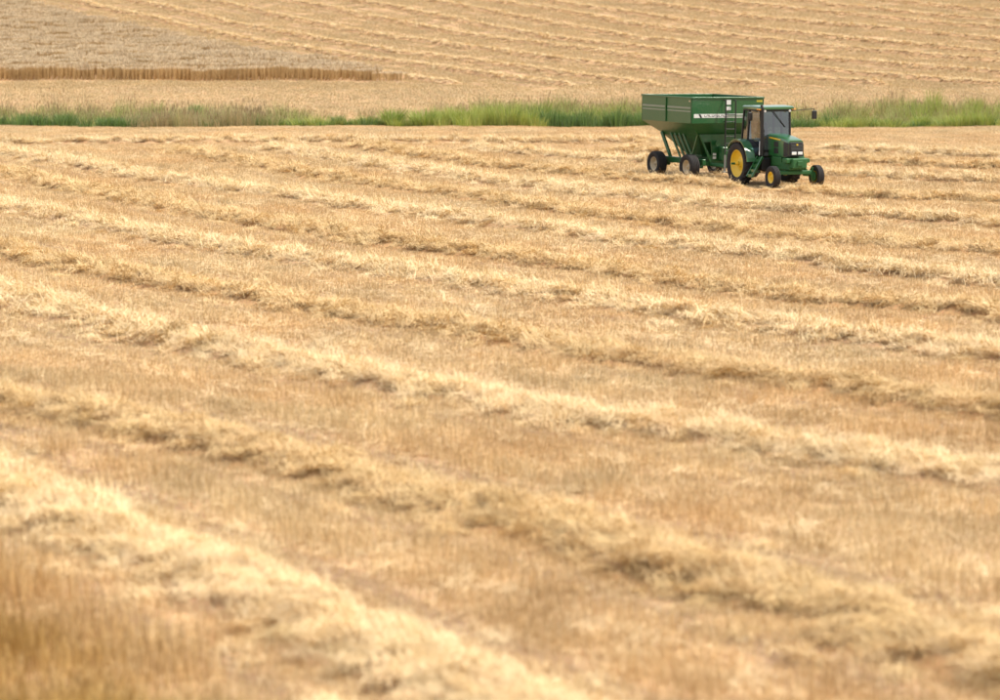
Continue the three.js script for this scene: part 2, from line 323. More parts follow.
{ // ---- uncut wheat on the hill
  const root = thing('uncut_wheat', 'dense block of uncut standing wheat on the hill at upper left'); root.userData.kind = 'stuff';
  const geo = [0, 1, 2].map((k) => {
    const r = rng(300 + k), S = new Strands();
    for (let z = -0.56; z < 0.5; z += 0.2 + 0.16 * r()) for (let x = -0.6; x < 0.6; x += 0.022) {
      const h = 0.82 + 0.14 * r(), bx = x + 0.02 * gauss(r), bz = z + 0.05 * gauss(r), tx = 0.06 * gauss(r), tz = 0.1 * gauss(r), a = r() * 3.14, t = 0.85 + 0.3 * r();
      S.ribbon([V(bx, 0, bz), V(bx + tx, h, bz + tz)], sideOf(a), 0.012, [0.50 * t, 0.34 * t, 0.155 * t]);
      S.ribbon([V(bx + tx, h - 0.03, bz + tz), V(bx + tx * 1.6 + 0.02 * gauss(r), h + 0.08, bz + tz * 1.6)], sideOf(a), 0.026, [0.68 * t, 0.54 * t, 0.35 * t], 0.6);
    }
    return S.build();
  }), lists = [[], [], []];
  for (let d = 204.6; d < 292; d += 1.12) for (let x = -halfWidth(d) - 4; x < 0; x += 1.12) {
    const front = d < 205.5, px = x + (front ? 0.12 : 0.2) * gauss(), pd = d + (front ? 0.25 : 0.2) * gauss(); if (!inWheat(px, pd)) continue;
    const v = 0.92 + 0.16 * R(), hgt = (0.84 + 0.12 * noise(px / 5, pd / 5) + 0.2 * R()) * (0.55 + 0.45 * smooth(-6, -11, px));
    place(lists[R() * 3 | 0], px, H(px, pd), pd, (R() < 0.5 ? 0 : Math.PI) + Math.PI / 2, 1, hgt, 1, lin(v, v, v), normalAt(px, pd));
  }
  lists.forEach((l, k) => instanced('standing_stalks', geo[k], strawMat, l, root));
}

// ---- ditch vegetation
function grassTuft(seed, n, w, spread, lean, tones, heads) {
  const r = rng(seed), S = new Strands();
  for (let k = 0; k < n; k++) {
    const a = r() * 6.28, rr = spread * Math.sqrt(r()), bx = Math.cos(a) * rr, bz = Math.sin(a) * rr, h = 0.55 + 0.5 * r(), b = a + 0.8 * gauss(r), l = lean * (0.3 + r()) * h, t = tones[Math.floor(r() * tones.length)], v = 0.8 + 0.4 * r(), c = t.map((q) => q * v);
    S.ribbon([V(bx, -0.05, bz), V(bx + Math.cos(b) * l * 0.3, h * 0.55, bz + Math.sin(b) * l * 0.3), V(bx + Math.cos(b) * l, h, bz + Math.sin(b) * l)], sideOf(r() * 3.14), w * (0.7 + 0.6 * r()), c, 0.25);
    if (heads && r() < heads) { const hx = bx + Math.cos(b) * l, hz = bz + Math.sin(b) * l; S.ribbon([V(hx, h - 0.02, hz), V(hx + 0.03 * gauss(r), h + 0.15, hz)], sideOf(r() * 3.14), w * 1.6, [0.30 * v, 0.20 * v, 0.10 * v], 0.4); }
  }
  return S.build();
}
{
  const DARK = [[0.12, 0.21, 0.04], [0.16, 0.27, 0.05], [0.09, 0.16, 0.035]], LIGHT = [[0.37, 0.42, 0.075], [0.28, 0.36, 0.06], [0.46, 0.46, 0.12]], OLIVE = [[0.40, 0.40, 0.13], [0.50, 0.45, 0.20], [0.28, 0.33, 0.08]], DRY = [[0.55, 0.42, 0.23], [0.46, 0.36, 0.18], [0.36, 0.33, 0.15]];
  const kinds = {
    reed: { geo: [0, 1, 2].map((k) => grassTuft(400 + k, 70, 0.03, 0.4, 0.35, DARK)), list: [[], [], []], name: 'green_reeds', label: 'low dark green reeds along the near edge of the ditch' },
    light: { geo: [0, 1, 2].map((k) => grassTuft(410 + k, 70, 0.026, 0.42, 0.4, LIGHT)), list: [[], [], []], name: 'green_grass', label: 'yellowish green tall grass growing in the ditch' },
    olive: { geo: [0, 1, 2].map((k) => grassTuft(420 + k, 60, 0.022, 0.45, 0.35, OLIVE, 0.1)), list: [[], [], []], name: 'meadow_grass', label: 'olive seeding meadow grass on the far bank of the ditch' },
    dry: { geo: [0, 1, 2].map((k) => grassTuft(430 + k, 46, 0.02, 0.45, 0.4, DRY, 0.25)), list: [[], [], []], name: 'dry_grass', label: 'dry brownish grass mixed into the ditch growth' },
  };
  const put = (kind, x, d, h, w = 1) => { const v = 0.85 + 0.3 * R(), k = kinds[kind]; place(k.list[R() * 3 | 0], x, H(x, d) - 0.03, d, R() * 6.28, w, h * (0.8 + 0.4 * R()), w, lin(v, v * (0.96 + 0.08 * R()), v)); };
  // strip(kind, from and to in metres across, nearest and farthest metres away, height, tufts per square metre)
  const strip = (kind, a, b, d0, d1, h, dens) => {
    const n = (b - a) * (d1 - d0) * dens;
    for (let i = 0; i < n; i++) { const x = lerp(a, b, R()), e = noise(x / 1.3, 77) * 0.5 + noise(x / 5, 12) * 0.5, d = lerp(d0 + e, d1 + e, R()), gap = noise(x / 3.1 + 50, d / 1.3); if (gap < (kind === 'reed' ? -0.5 : -0.3)) continue; put(kind, x, d, h * (0.72 + 0.42 * noise(x / 2.1 + 8, d / 2) + 0.25 * R())); }
  };
  strip('reed', -37.8, -20.2, 170.9, 172.8, 0.85, 7); strip('olive', -38.7, -20.5, 172.3, 179.7, 0.95, 2.6); strip('dry', -39.4, -20.3, 174.7, 183.2, 0.95, 1.2); strip('light', -38.6, -20.5, 172.7, 178.2, 0.85, 1.6);
  strip('dry', -21.0, -13.0, 170.7, 174.7, 1.2, 6); strip('dry', -38.9, -20.6, 173.2, 180.2, 1.0, 0.8); strip('olive', -38.9, -12.4, 172.7, 181.2, 1.0, 1.6); strip('olive', -21.0, -11.7, 171.1, 179.2, 1.0, 2.6); strip('reed', -18.3, -12.6, 171.1, 172.8, 0.6, 2.5); strip('light', -17.2, -12.5, 172.7, 177.2, 0.95, 1.4);
  strip('reed', -13.5, -6.6, 170.9, 172.6, 0.6, 6); strip('light', -13.8, -2.9, 171.1, 173.6, 0.7, 5); strip('dry', -14.7, -5.9, 172.7, 181.2, 0.65, 1.3); strip('olive', -14.3, -9.9, 172.7, 178.2, 0.8, 1.3);
  strip('light', -4.0, 2.3, 169.9, 177.2, 1.1, 5.5); strip('light', -7.4, -2.9, 171.1, 174.7, 0.5, 4); strip('dry', -7.1, -2.9, 172.7, 180.2, 0.6, 1.4); strip('olive', -3.6, 9.5, 173.7, 182.2, 1.1, 2.6); strip('light', -1.2, 9.4, 173.7, 180.2, 1.15, 2.4); strip('reed', 0.5, 8.6, 170.7, 173.4, 1.05, 8); strip('dry', -4.3, 12.2, 179.7, 185.2, 0.85, 0.8);
  strip('reed', 8.0, 19.5, 170.7, 173.4, 0.9, 4); strip('olive', 8.3, 20.1, 172.7, 181.2, 1.0, 2.4);
  strip('light', 18.1, 37.3, 170.6, 173.6, 0.72, 6); strip('reed', 19.5, 37.3, 171.1, 173.2, 0.6, 2.5); strip('olive', 18.6, 38.4, 173.2, 181.7, 1.05, 3); strip('light', 23.9, 38.9, 176.7, 182.2, 1.25, 1.6); strip('dry', 18.8, 39.4, 178.7, 185.2, 0.95, 0.9);
  for (const k of Object.keys(kinds)) {
    const root = thing(kinds[k].name, kinds[k].label); root.userData.kind = 'stuff';
    kinds[k].list.forEach((l, i) => instanced('grass_blades', kinds[k].geo[i], leafMat, l, root));
  }
  // three leafy weeds standing out of the ditch left of the middle, and one on the left
  const leafy = (x, d, h, w, label, tones) => {
    const r = rng(500 + Math.round(x * 10)), root = thing('leafy_weed', label, 'weed', 'leafy weeds at the ditch'), S = new Strands(), T = new Strands();
    root.position.set(x, H(x, d), -d);
    for (let s = 0; s < 520; s++) {
      const a = r() * 6.28, o = w * 0.55 * Math.sqrt(r()), l = w * 0.7 * r(), hh = h * (0.35 + 0.65 * r()) * (1 - 0.3 * o / w), bx = Math.cos(a) * o, bz = Math.sin(a) * o, c = tones[r() * tones.length | 0], v = 0.75 + 0.4 * r(), stem = s % 9 === 0;
      (stem ? T : S).ribbon([V(bx, -0.05, bz), V(bx + Math.cos(a) * l * 0.35, hh * 0.6, bz + Math.sin(a) * l * 0.35), V(bx + Math.cos(a) * l, hh, bz + Math.sin(a) * l)], sideOf(r() * 3.1), stem ? 0.02 : 0.045, stem ? [0.28 * v, 0.30 * v, 0.10 * v] : c.map((e) => e * v), 0.3);
    }
    part('stems', T.build(), leafMat, root); part('leaves', S.build(), leafMat, root);
  };
  const FRESH = [[0.33, 0.41, 0.07], [0.25, 0.35, 0.06], [0.40, 0.44, 0.11]];
  leafy(-6.1, 171.6, 1.25, 0.95, 'bright green leafy weed left of its twin in the gap of the ditch', FRESH);
  leafy(-4.3, 171.3, 1.2, 1.25, 'bright green leafy weed right of its twin in the gap of the ditch', FRESH);
  leafy(-9.3, 172.3, 0.85, 0.5, 'small dull green weed standing alone above the low ditch grass', [[0.22, 0.30, 0.09], [0.26, 0.32, 0.11]]);
  leafy(-18.1, 178.5, 1.3, 0.45, 'tall thin green weed rising above the meadow grass on the left', [[0.20, 0.32, 0.08], [0.26, 0.34, 0.1]]);
}

// ---------------------------------------------------------------- vehicle shapes (local x forward, y up, z to the right-hand side)
function bx(x0, x1, y0, y1, z0, z1, r = 0.015) { const g = new RoundedBoxGeometry(x1 - x0, y1 - y0, z1 - z0, 1, Math.min(r, (x1 - x0) / 2.1, (y1 - y0) / 2.1, (z1 - z0) / 2.1)); g.translate((x0 + x1) / 2, (y0 + y1) / 2, (z0 + z1) / 2); return g; }
function bar(a, b, w, h = w) { // a square bar from a to b
  const A = V(...a), B = V(...b), l = A.distanceTo(B), g = new RoundedBoxGeometry(w, l, h, 1, Math.min(w, h) * 0.2);
  g.applyQuaternion(new THREE.Quaternion().setFromUnitVectors(UPV, B.clone().sub(A).normalize())); g.translate((a[0] + b[0]) / 2, (a[1] + b[1]) / 2, (a[2] + b[2]) / 2); return g;
}
function rod(a, b, r, r2 = r, n = 12) {
  const A = V(...a), B = V(...b), l = A.distanceTo(B), g = new THREE.CylinderGeometry(r2, r, l, n);
  g.applyQuaternion(new THREE.Quaternion().setFromUnitVectors(UPV, B.clone().sub(A).normalize())); g.translate((a[0] + b[0]) / 2, (a[1] + b[1]) / 2, (a[2] + b[2]) / 2); return g;
}
function hull(pts, faces) { // flat-shaded solid from points and faces (counter-clockwise seen from outside)
  const pos = [], uv = [];
  for (const f of faces) for (let k = 1; k + 1 < f.length; k++) for (const i of [f[0], f[k], f[k + 1]]) { pos.push(...pts[i]); uv.push(pts[i][0] + pts[i][2], pts[i][1]); }
  const g = new THREE.BufferGeometry(); g.setAttribute('position', new THREE.Float32BufferAttribute(pos, 3)); g.setAttribute('uv', new THREE.Float32BufferAttribute(uv, 2)); g.computeVertexNormals(); return g;
}
function slab(q, t) { // quad q (counter-clockwise from outside), thickness t going inwards
  const [a, b, c] = q.map((p) => V(...p)), n = b.clone().sub(a).cross(c.clone().sub(a)).normalize().multiplyScalar(-t), inner = q.map((p) => [p[0] + n.x, p[1] + n.y, p[2] + n.z]);
  return hull([...q, ...inner], [[0, 1, 2, 3], [7, 6, 5, 4], [0, 4, 5, 1], [1, 5, 6, 2], [2, 6, 7, 3], [3, 7, 4, 0]]);
}
function lathe(profile, n = 40) { const g = new THREE.LatheGeometry(profile.map(([r, z]) => new THREE.Vector2(r, z)), n); g.rotateX(Math.PI / 2); return g; }   // axis along z
function loft(sections) { // closed rings of equal length, capped
  const n = sections[0].length, pos = [], idx = [];
  for (const s of sections) for (const p of s) pos.push(...p);
  for (let i = 0; i + 1 < sections.length; i++) for (let j = 0; j < n; j++) { const a = i * n + j, b = i * n + (j + 1) % n, c = a + n, e = b + n; idx.push(a, b, c, b, e, c); }
  for (const [o, flip] of [[0, 1], [(sections.length - 1) * n, 0]]) for (let j = 1; j + 1 < n; j++) flip ? idx.push(o, o + j + 1, o + j) : idx.push(o, o + j, o + j + 1);
  const g = new THREE.BufferGeometry(); g.setAttribute('position', new THREE.Float32BufferAttribute(pos, 3)); g.setAttribute('uv', new THREE.Float32BufferAttribute(new Float32Array(pos.length / 3 * 2), 2)); g.setIndex(idx);
  const f = g.toNonIndexed(); f.computeVertexNormals(); return f;
}
// field dust: tan specks and smears lying on the base colour
const srgb = (v) => 255 * (v <= 0.0031308 ? 12.92 * v : 1.055 * Math.pow(v, 1 / 2.4) - 0.055);
function dusty(base, amount) {
  return noiseTexture(256, (x, y, r) => {
    const n = 0.5 + 0.5 * noise(x / 31, y / 47), m = 0.5 + 0.5 * noiseB(x / 5 + base[1] * 90, y / 11), f = clamp(amount * (0.15 + 1.3 * n * n * m + 0.5 * (r > 0.9) * r), 0, 0.8), d = [0.36, 0.27, 0.16];
    return base.map((c, i) => srgb(lerp(c, d[i], f)));
  });
}
const paint = (r, g, b, rough = 0.38, coat = 0.35, amount = 0.16) => new THREE.MeshPhysicalMaterial({ map: dusty([r, g, b], amount), roughness: rough, clearcoat: coat, clearcoatRoughness: 0.2 });
const MT = {
  green: paint(0.008, 0.12, 0.026, 0.3, 1.0, 0.09), castGreen: paint(0.008, 0.11, 0.024, 0.6, 0.0, 0.10), cartGreen: paint(0.005, 0.092, 0.02, 0.42, 0.3, 0.07), plate: paint(0.42, 0.38, 0.03, 0.5, 0.1),
  yellow: paint(0.82, 0.55, 0.02, 0.45, 0.2), cream: paint(0.52, 0.43, 0.28, 0.55, 0.1), white: paint(0.72, 0.74, 0.72, 0.5, 0.1), stripe: paint(0.20, 0.25, 0.20, 0.5, 0.1),
  rubber: new THREE.MeshStandardMaterial({ map: dusty([0.014, 0.013, 0.015], 0.06), roughness: 0.85 }), black: new THREE.MeshStandardMaterial({ color: lin(0.012, 0.012, 0.013), roughness: 0.5 }),
  steel: new THREE.MeshStandardMaterial({ color: lin(0.35, 0.35, 0.34), metalness: 0.8, roughness: 0.5 }), amber: new THREE.MeshStandardMaterial({ color: lin(0.75, 0.30, 0.02), roughness: 0.35 }),
  lens: new THREE.MeshPhysicalMaterial({ color: lin(0.8, 0.82, 0.82), roughness: 0.15, clearcoat: 1 }), glass: new THREE.MeshPhysicalMaterial({ color: lin(0.2, 0.31, 0.36), roughness: 0.1, transmission: 1, thickness: 0, ior: 2.3, side: THREE.DoubleSide }),
  seat: new THREE.MeshStandardMaterial({ color: lin(0.10, 0.10, 0.09), roughness: 0.8 }), trim: new THREE.MeshStandardMaterial({ color: lin(0.09, 0.10, 0.10), roughness: 0.8 }),
};
function wheel(parent, at, o) { // o: radius, width, rim radius, rim material, lugs, side (+1 outer face towards +z)
  const g = sub('wheel', parent); g.position.set(...at); if (o.side < 0) g.rotation.y = Math.PI; if (o.steer) g.rotation.y += o.steer;
  const { r, w, rim: q } = o, h = w / 2;
  let prof;
  if (o.lugs) prof = [[q, -h * 0.72], [q + (r - q) * 0.35, -h * 0.98], [r * 0.93, -h * 0.96], [r - 0.05, -h * 0.8], [r - 0.04, 0], [r - 0.05, h * 0.8], [r * 0.93, h * 0.96], [q + (r - q) * 0.35, h * 0.98], [q, h * 0.72]];
  else { prof = [[q, -h * 0.75], [q + (r - q) * 0.4, -h], [r * 0.93, -h * 0.97], [r - 0.012, -h * 0.82]]; const n = o.ribs || 4; for (let k = 0; k < n; k++) { const a = -0.82 + 1.64 * k / n, b = -0.82 + 1.64 * (k + 1) / n; prof.push([r, h * (a + 0.04)], [r, h * (b - 0.1)], [r - 0.022, h * (b - 0.07)], [r - 0.022, h * (b - 0.01)]); } prof.push([r - 0.012, h * 0.82], [r * 0.93, h * 0.97], [q + (r - q) * 0.4, h], [q, h * 0.75]); }
  const tyre = [lathe(prof, 48)];
  if (o.lugs) for (let k = 0; k < o.lugs; k++) for (const s of [-1, 1]) {
    const l = new THREE.BoxGeometry(0.05, 0.06, h * 1.08); l.rotateY(s * 0.72); l.translate(0, r - 0.022, s * h * 0.47); l.rotateZ((k + (s > 0 ? 0.5 : 0)) / o.lugs * Math.PI * 2); tyre.push(l);
  }
  part('tyre', tyre, MT.rubber, g);
  const d = o.dish ?? 0.1;
  part('rim', lathe([[q + 0.012, h * 0.74], [q - 0.02, h * 0.76], [q - 0.035, h * 0.55], [q - 0.06, h * 0.5 - d * 0.3], [q * 0.62, h * 0.5 - d], [q * 0.5, h * 0.5 - d * 0.7], [q * 0.28, h * 0.5 - d * 0.6], [q * 0.26, h * 0.5 - d * 0.2], [0.001, h * 0.5 - d * 0.2], [0.001, -h * 0.3], [q - 0.03, -h * 0.4], [q + 0.012, -h * 0.74]], 40), o.mat, g);
  const hub = part('hub', lathe([[0.001, h * 0.5 + (o.stub || 0)], [q * 0.13, h * 0.5 + (o.stub || 0)], [q * 0.15, h * 0.3], [q * 0.15, h * 0.5 - d * 0.3]], 20), o.hubMat || o.mat, g);
  return g;
}
const SINK = 0.02;

{ // ---------------------------------------------------------------- tractor
  const T = thing('tractor', 'green two-wheel-drive tractor with yellow rims and glazed cab pulling the grain cart', 'tractor');
  T.position.set(STAND[0].x, H(STAND[0].x, STAND[0].d) - SINK, -STAND[0].d); T.rotation.y = -(90 - STAND[0].turn) * Math.PI / 180;
  // running gear
  for (const s of [1, -1]) wheel(T, [0, 0.87, 1.1 * s], { r: 0.87, w: 0.44, rim: 0.545, mat: MT.yellow, lugs: 22, side: s, dish: 0.16, stub: 0.14, hubMat: MT.yellow });
  for (const s of [1, -1]) wheel(T, [2.6, 0.45, 0.98 * s], { r: 0.45, w: 0.27, rim: 0.235, mat: MT.yellow, ribs: 4, side: s, dish: 0.06, stub: 0.02, steer: 0 });
  part('rear_axle', [rod([0, 0.87, -1.2], [0, 0.87, 1.2], 0.085), rod([0, 0.87, 1.2], [0, 0.87, 1.5], 0.045), rod([0, 0.87, -1.5], [0, 0.87, -1.2], 0.045), bx(-0.25, 0.25, 0.65, 1.1, -0.75, 0.75, 0.08)], MT.castGreen, T);
  part('transmission', [bx(-0.45, 1.15, 0.55, 1.2, -0.28, 0.28, 0.05), bx(0.5, 1.2, 0.45, 0.8, -0.2, 0.2, 0.05)], MT.castGreen, T);
  part('engine', [bx(1.1, 2.35, 0.62, 1.28, -0.27, 0.27, 0.04), bx(1.3, 2.1, 0.85, 1.22, 0.27, 0.36, 0.03), bx(1.4, 1.9, 0.5, 0.65, -0.2, 0.2, 0.03)], MT.castGreen, T);
  part('front_frame', [bx(1.6, 2.75, 0.72, 1.02, -0.34, 0.34, 0.03), bx(2.2, 2.85, 1.0, 1.2, -0.36, 0.36, 0.03)], MT.castGreen, T);
  part('front_axle', [bar([2.6, 0.62, -0.72], [2.6, 0.62, 0.72], 0.17, 0.15), bar([2.6, 0.62, 0.6], [2.6, 0.5, 0.84], 0.12), bar([2.6, 0.62, -0.6], [2.6, 0.5, -0.84], 0.12), rod([2.6, 0.42, 0.78], [2.6, 0.82, 0.78], 0.055), rod([2.6, 0.42, -0.78], [2.6, 0.82, -0.78], 0.055), bar([2.6, 0.45, 0.78], [2.6, 0.45, 0.98], 0.09), bar([2.6, 0.45, -0.98], [2.6, 0.45, -0.78], 0.09), bar([2.32, 0.55, -0.75], [2.32, 0.55, 0.75], 0.04)], MT.castGreen, T);
  for (const z of [0.8, -0.86]) part('wheel_carrier', lathe([[0.001, z], [0.2, z], [0.2, z + 0.06], [0.001, z + 0.06]], 24).translate(2.6, 0.45, 0), MT.castGreen, T);
  part('front_weight', [bx(2.72, 3.02, 0.8, 1.2, -0.33, 0.33, 0.05), bx(2.98, 3.06, 0.9, 1.1, -0.12, 0.12, 0.02)], MT.castGreen, T);
  part('front_bumper', [bx(2.62, 2.78, 0.98, 1.2, -0.48, 0.48, 0.03), bx(2.5, 2.88, 1.02, 1.18, 0.34, 0.52, 0.02), bx(2.5, 2.88, 1.02, 1.18, -0.52, -0.34, 0.02)], MT.castGreen, T);
  // hood
  const ring = (x, y0, y1, w, r) => { const p = []; p.push([x, y0, w], [x, y1 - r, w]); for (let k = 1; k <= 5; k++) { const a = k / 5 * Math.PI / 2; p.push([x, y1 - r + r * Math.sin(a), w - r + r * Math.cos(a)]); } const half = p.slice(); for (const q of half.reverse()) p.push([q[0], q[1], -q[2]]); return p; };
  const hood = part('hood', loft([ring(0.95, 1.24, 2.1, 0.37, 0.13), ring(1.5, 1.24, 2.08, 0.365, 0.13), ring(2.1, 1.24, 2.02, 0.355, 0.13), ring(2.5, 1.24, 1.95, 0.345, 0.13), ring(2.66, 1.3, 1.9, 0.335, 0.12)]), MT.green, T);
  part('side_stripe', [slab([[1.08, 1.93, 0.374], [2.02, 1.875, 0.364], [2.02, 1.925, 0.364], [1.08, 1.985, 0.374]], 0.006)], MT.yellow, hood);
  part('side_stripe', [slab([[2.02, 1.925, -0.364], [2.02, 1.875, -0.364], [1.08, 1.93, -0.374], [1.08, 1.985, -0.374]], 0.006)], MT.yellow, hood);
  for (const s of [1, -1]) for (const [y0, y1] of [[1.34, 1.56], [1.6, 1.82]]) part('side_vent', bx(1.5, 1.86, y0, y1, s > 0 ? 0.352 : -0.376, s > 0 ? 0.376 : -0.352, 0.01), MT.black, hood);
  const grille = part('grille', loft([ring(2.3, 1.25, 1.86, 0.362, 0.06), ring(2.62, 1.25, 1.85, 0.348, 0.08), ring(2.76, 1.28, 1.8, 0.29, 0.08)]), MT.black, T);
  for (let k = 0; k < 5; k++) part('grille_bar', bx(2.755, 2.772, 1.5 + k * 0.055, 1.52 + k * 0.055, -0.26, 0.26, 0.004), MT.trim, grille);
  for (const z of [0.135, -0.135]) part('headlight', bx(2.75, 2.79, 1.33, 1.45, z - 0.105, z + 0.105, 0.02), MT.lens, grille);
  part('badge', bx(2.77, 2.785, 1.7, 1.76, -0.035, 0.035, 0.004), MT.yellow, grille);
  // cab: floor, pillars, glass, roof
  const A = [[1.0, 1.42, 0.62], [0.86, 3.030, 0.66]], B = [[0.0, 1.75, 0.78], [0.02, 3.030, 0.7]], C = [[-0.62, 1.75, 0.72], [-0.55, 3.030, 0.66]];
  const cab = sub('cab', T), mir = (p) => [p[0], p[1], -p[2]];
  part('cab_floor', [bx(-0.65, 1.0, 1.2, 1.38, -0.62, 0.62, 0.03), bx(-0.7, 0.05, 1.3, 1.72, -0.74, 0.74, 0.06)], MT.trim, cab);
  for (const [a, b] of [A, B, C]) { part('pillar', bar(a, b, 0.075), MT.black, cab); part('pillar', bar(mir(a), mir(b), 0.075), MT.black, cab); }
  part('cab_rail', [bar(A[1], C[1], 0.09), bar(mir(A[1]), mir(C[1]), 0.09), bar(A[1], mir(A[1]), 0.1), bar(C[1], mir(C[1]), 0.1), bar(A[0], mir(A[0]), 0.08), bar(A[0], [0.3, 1.4, 0.72], 0.07), bar([0.3, 1.4, 0.72], B[0], 0.07), bar(mir(A[0]), [0.3, 1.4, -0.72], 0.07), bar([0.3, 1.4, -0.72], mir(B[0]), 0.07)], MT.black, cab);
  const pane = (q) => { const g = new THREE.BufferGeometry(), [a, b, c, d] = q; g.setAttribute('position', new THREE.Float32BufferAttribute([...a, ...b, ...c, ...a, ...c, ...d], 3)); g.setAttribute('uv', new THREE.Float32BufferAttribute(new Float32Array(12), 2)); g.computeVertexNormals(); return g; };
  part('windshield', pane([A[0], mir(A[0]), mir(A[1]), A[1]]), MT.glass, cab);
  part('rear_window', pane([mir(C[0]), C[0], C[1], mir(C[1])]), MT.glass, cab);
  for (const f of [(p) => p, mir]) { part('door_glass', pane([[0.3, 1.42, 0.72], A[0], A[1], B[1]].map(f)), MT.glass, cab); part('door_glass', pane([[0.3, 1.42, 0.72], B[1], B[1], B[0]].map(f)), MT.glass, cab); part('side_window', pane([B[0], B[1], C[1], C[0]].map(f)), MT.glass, cab); }
  const roof = part('roof', loft([[-0.6, 0.68, 3.080, 0.0], [-0.55, 0.74, 3.060, 0.06], [0.2, 0.8, 3.060, 0.09], [0.95, 0.79, 3.060, 0.07], [1.08, 0.74, 3.070, 0.02]].map(([x, w, y, t]) => ring(x, y, y + 0.06 + t, w, Math.min(0.07, 0.04 + t * 0.4)))), MT.green, cab);
  part('roof_visor', bx(0.6, 1.06, 2.990, 3.060, -0.74, 0.74, 0.02), MT.black, roof);
  for (const z of [0.56, -0.56]) part('work_light', rod([1.0, 3.015, z], [1.08, 3.005, z], 0.05), MT.lens, roof);
  for (const z of [0.74, -0.74]) part('marker_light', bx(0.86, 1.08, 3.045, 3.095, z - 0.1, z + 0.1, 0.01), MT.amber, roof);
  part('wiper', bar([0.93, 2.970, 0.1], [0.95, 2.35, -0.42], 0.025), MT.black, cab);
  const seat = part('seat', [bx(-0.25, 0.3, 1.75, 1.9, -0.26, 0.26, 0.05), bx(-0.34, -0.18, 1.85, 2.5, -0.25, 0.25, 0.06), bx(-0.1, 0.2, 1.4, 1.76, -0.12, 0.12, 0.03)], MT.seat, cab);
  part('armrest', bx(-0.2, 0.25, 2.02, 2.1, 0.3, 0.4, 0.02), MT.trim, seat);
  const tor = new THREE.TorusGeometry(0.2, 0.018, 8, 24); tor.rotateY(Math.PI / 2); tor.rotateZ(0.55); tor.translate(0.55, 2.05, 0);
  part('steering_wheel', [tor, rod([0.8, 1.4, 0], [0.56, 2.04, 0], 0.04), bx(0.66, 0.92, 1.38, 1.85, -0.14, 0.14, 0.04)], MT.black, cab);
  // exhaust, mirrors, fenders, steps
  part('exhaust_stack', [rod([1.08, 1.25, 0.68], [1.08, 2.3, 0.68], 0.085), rod([1.08, 2.3, 0.68], [1.08, 3.140, 0.68], 0.06), rod([1.08, 3.120, 0.68], [1.03, 3.240, 0.7], 0.055)], MT.black, T);
  for (const s of [1, -1]) {
    const m = part('mirror_arm', s > 0 ? [bar([0.8, 2.980, 0.74 * s], [0.72, 3.020, 0.98 * s], 0.028)] : [bar([0.9, 3.000, 0.74 * s], [0.78, 3.050, 1.82 * s], 0.028), bar([0.78, 3.050, 1.82 * s], [0.78, 2.740, 1.84 * s], 0.028)], MT.black, cab);
    part('mirror', s > 0 ? bx(0.66, 0.74, 2.620, 2.960, 0.94, 1.14, 0.03) : bx(0.72, 0.8, 2.640, 2.980, -1.95, -1.73, 0.03), MT.black, m);
  }
  const arc = (r0, r1, a0, a1, z0, z1) => { const sh = [], n = 16; for (let k = 0; k <= n; k++) { const a = lerp(a0, a1, k / n), c = Math.cos(a), s = Math.sin(a); sh.push([[r0 * c, 0.87 + r0 * s, z0], [r1 * c, 0.87 + r1 * s, z0], [r1 * c, 0.87 + r1 * s, z1], [r0 * c, 0.87 + r0 * s, z1]]); } return loft(sh); };
  for (const s of [1, -1]) { const z0 = s > 0 ? 0.92 : -1.3, z1 = s > 0 ? 1.3 : -0.92; const f = part('fender', arc(0.95, 0.99, 0.12, 2.5, z0, z1), MT.green, T); part('fender_liner', [arc(0.935, 0.975, 0.4, 2.5, s > 0 ? 0.64 : -0.92, s > 0 ? 0.92 : -0.64), arc(0.5, 0.96, 0.4, 2.5, s > 0 ? 0.62 : -0.66, s > 0 ? 0.66 : -0.62)], MT.black, f); }
  for (const s of [1, -1]) {
    const st = sub('step', T), m = (p) => [p[0], p[1], p[2] * s], P = (x, t) => m([lerp(x - 0.1, x, t), lerp(1.2, 0.4, t), lerp(0.78, 1.3, t)]);
    for (const x of [0.98, 1.42]) part('step_rail', bar(P(x, 0), P(x, 1), 0.05, 0.09), MT.green, st);
    for (let k = 0; k < 4; k++) part('step_tread', bar(P(0.98, 0.22 + k * 0.24), P(1.42, 0.22 + k * 0.24), 0.12, 0.035), MT.green, st);
    const q = [P(0.99, 0), P(0.99, 1), P(1.41, 1), P(1.41, 0)].map((p) => [p[0], p[1] - 0.02, p[2] - 0.05 * s]); part('step_back', slab(s > 0 ? q : q.reverse(), 0.015), MT.castGreen, st);
    part('fuel_tank', bx(0.5, 1.15, 0.62, 1.15, s > 0 ? 0.3 : -0.74, s > 0 ? 0.74 : -0.3, 0.07), MT.black, T);
  }
  part('grab_rail', rod([1.14, 1.25, 0.84], [0.98, 1.8, 0.74], 0.018), MT.white, T, 'pale slanting handrail beside the hood');
  part('drawbar', [bar([-0.4, 0.48, 0], [-1.25, 0.48, 0], 0.1, 0.06), bar([-0.5, 0.5, 0.4], [-0.6, 1.05, 0.42], 0.06), bar([-0.5, 0.5, -0.4], [-0.6, 1.05, -0.42], 0.06)], MT.castGreen, T);
}

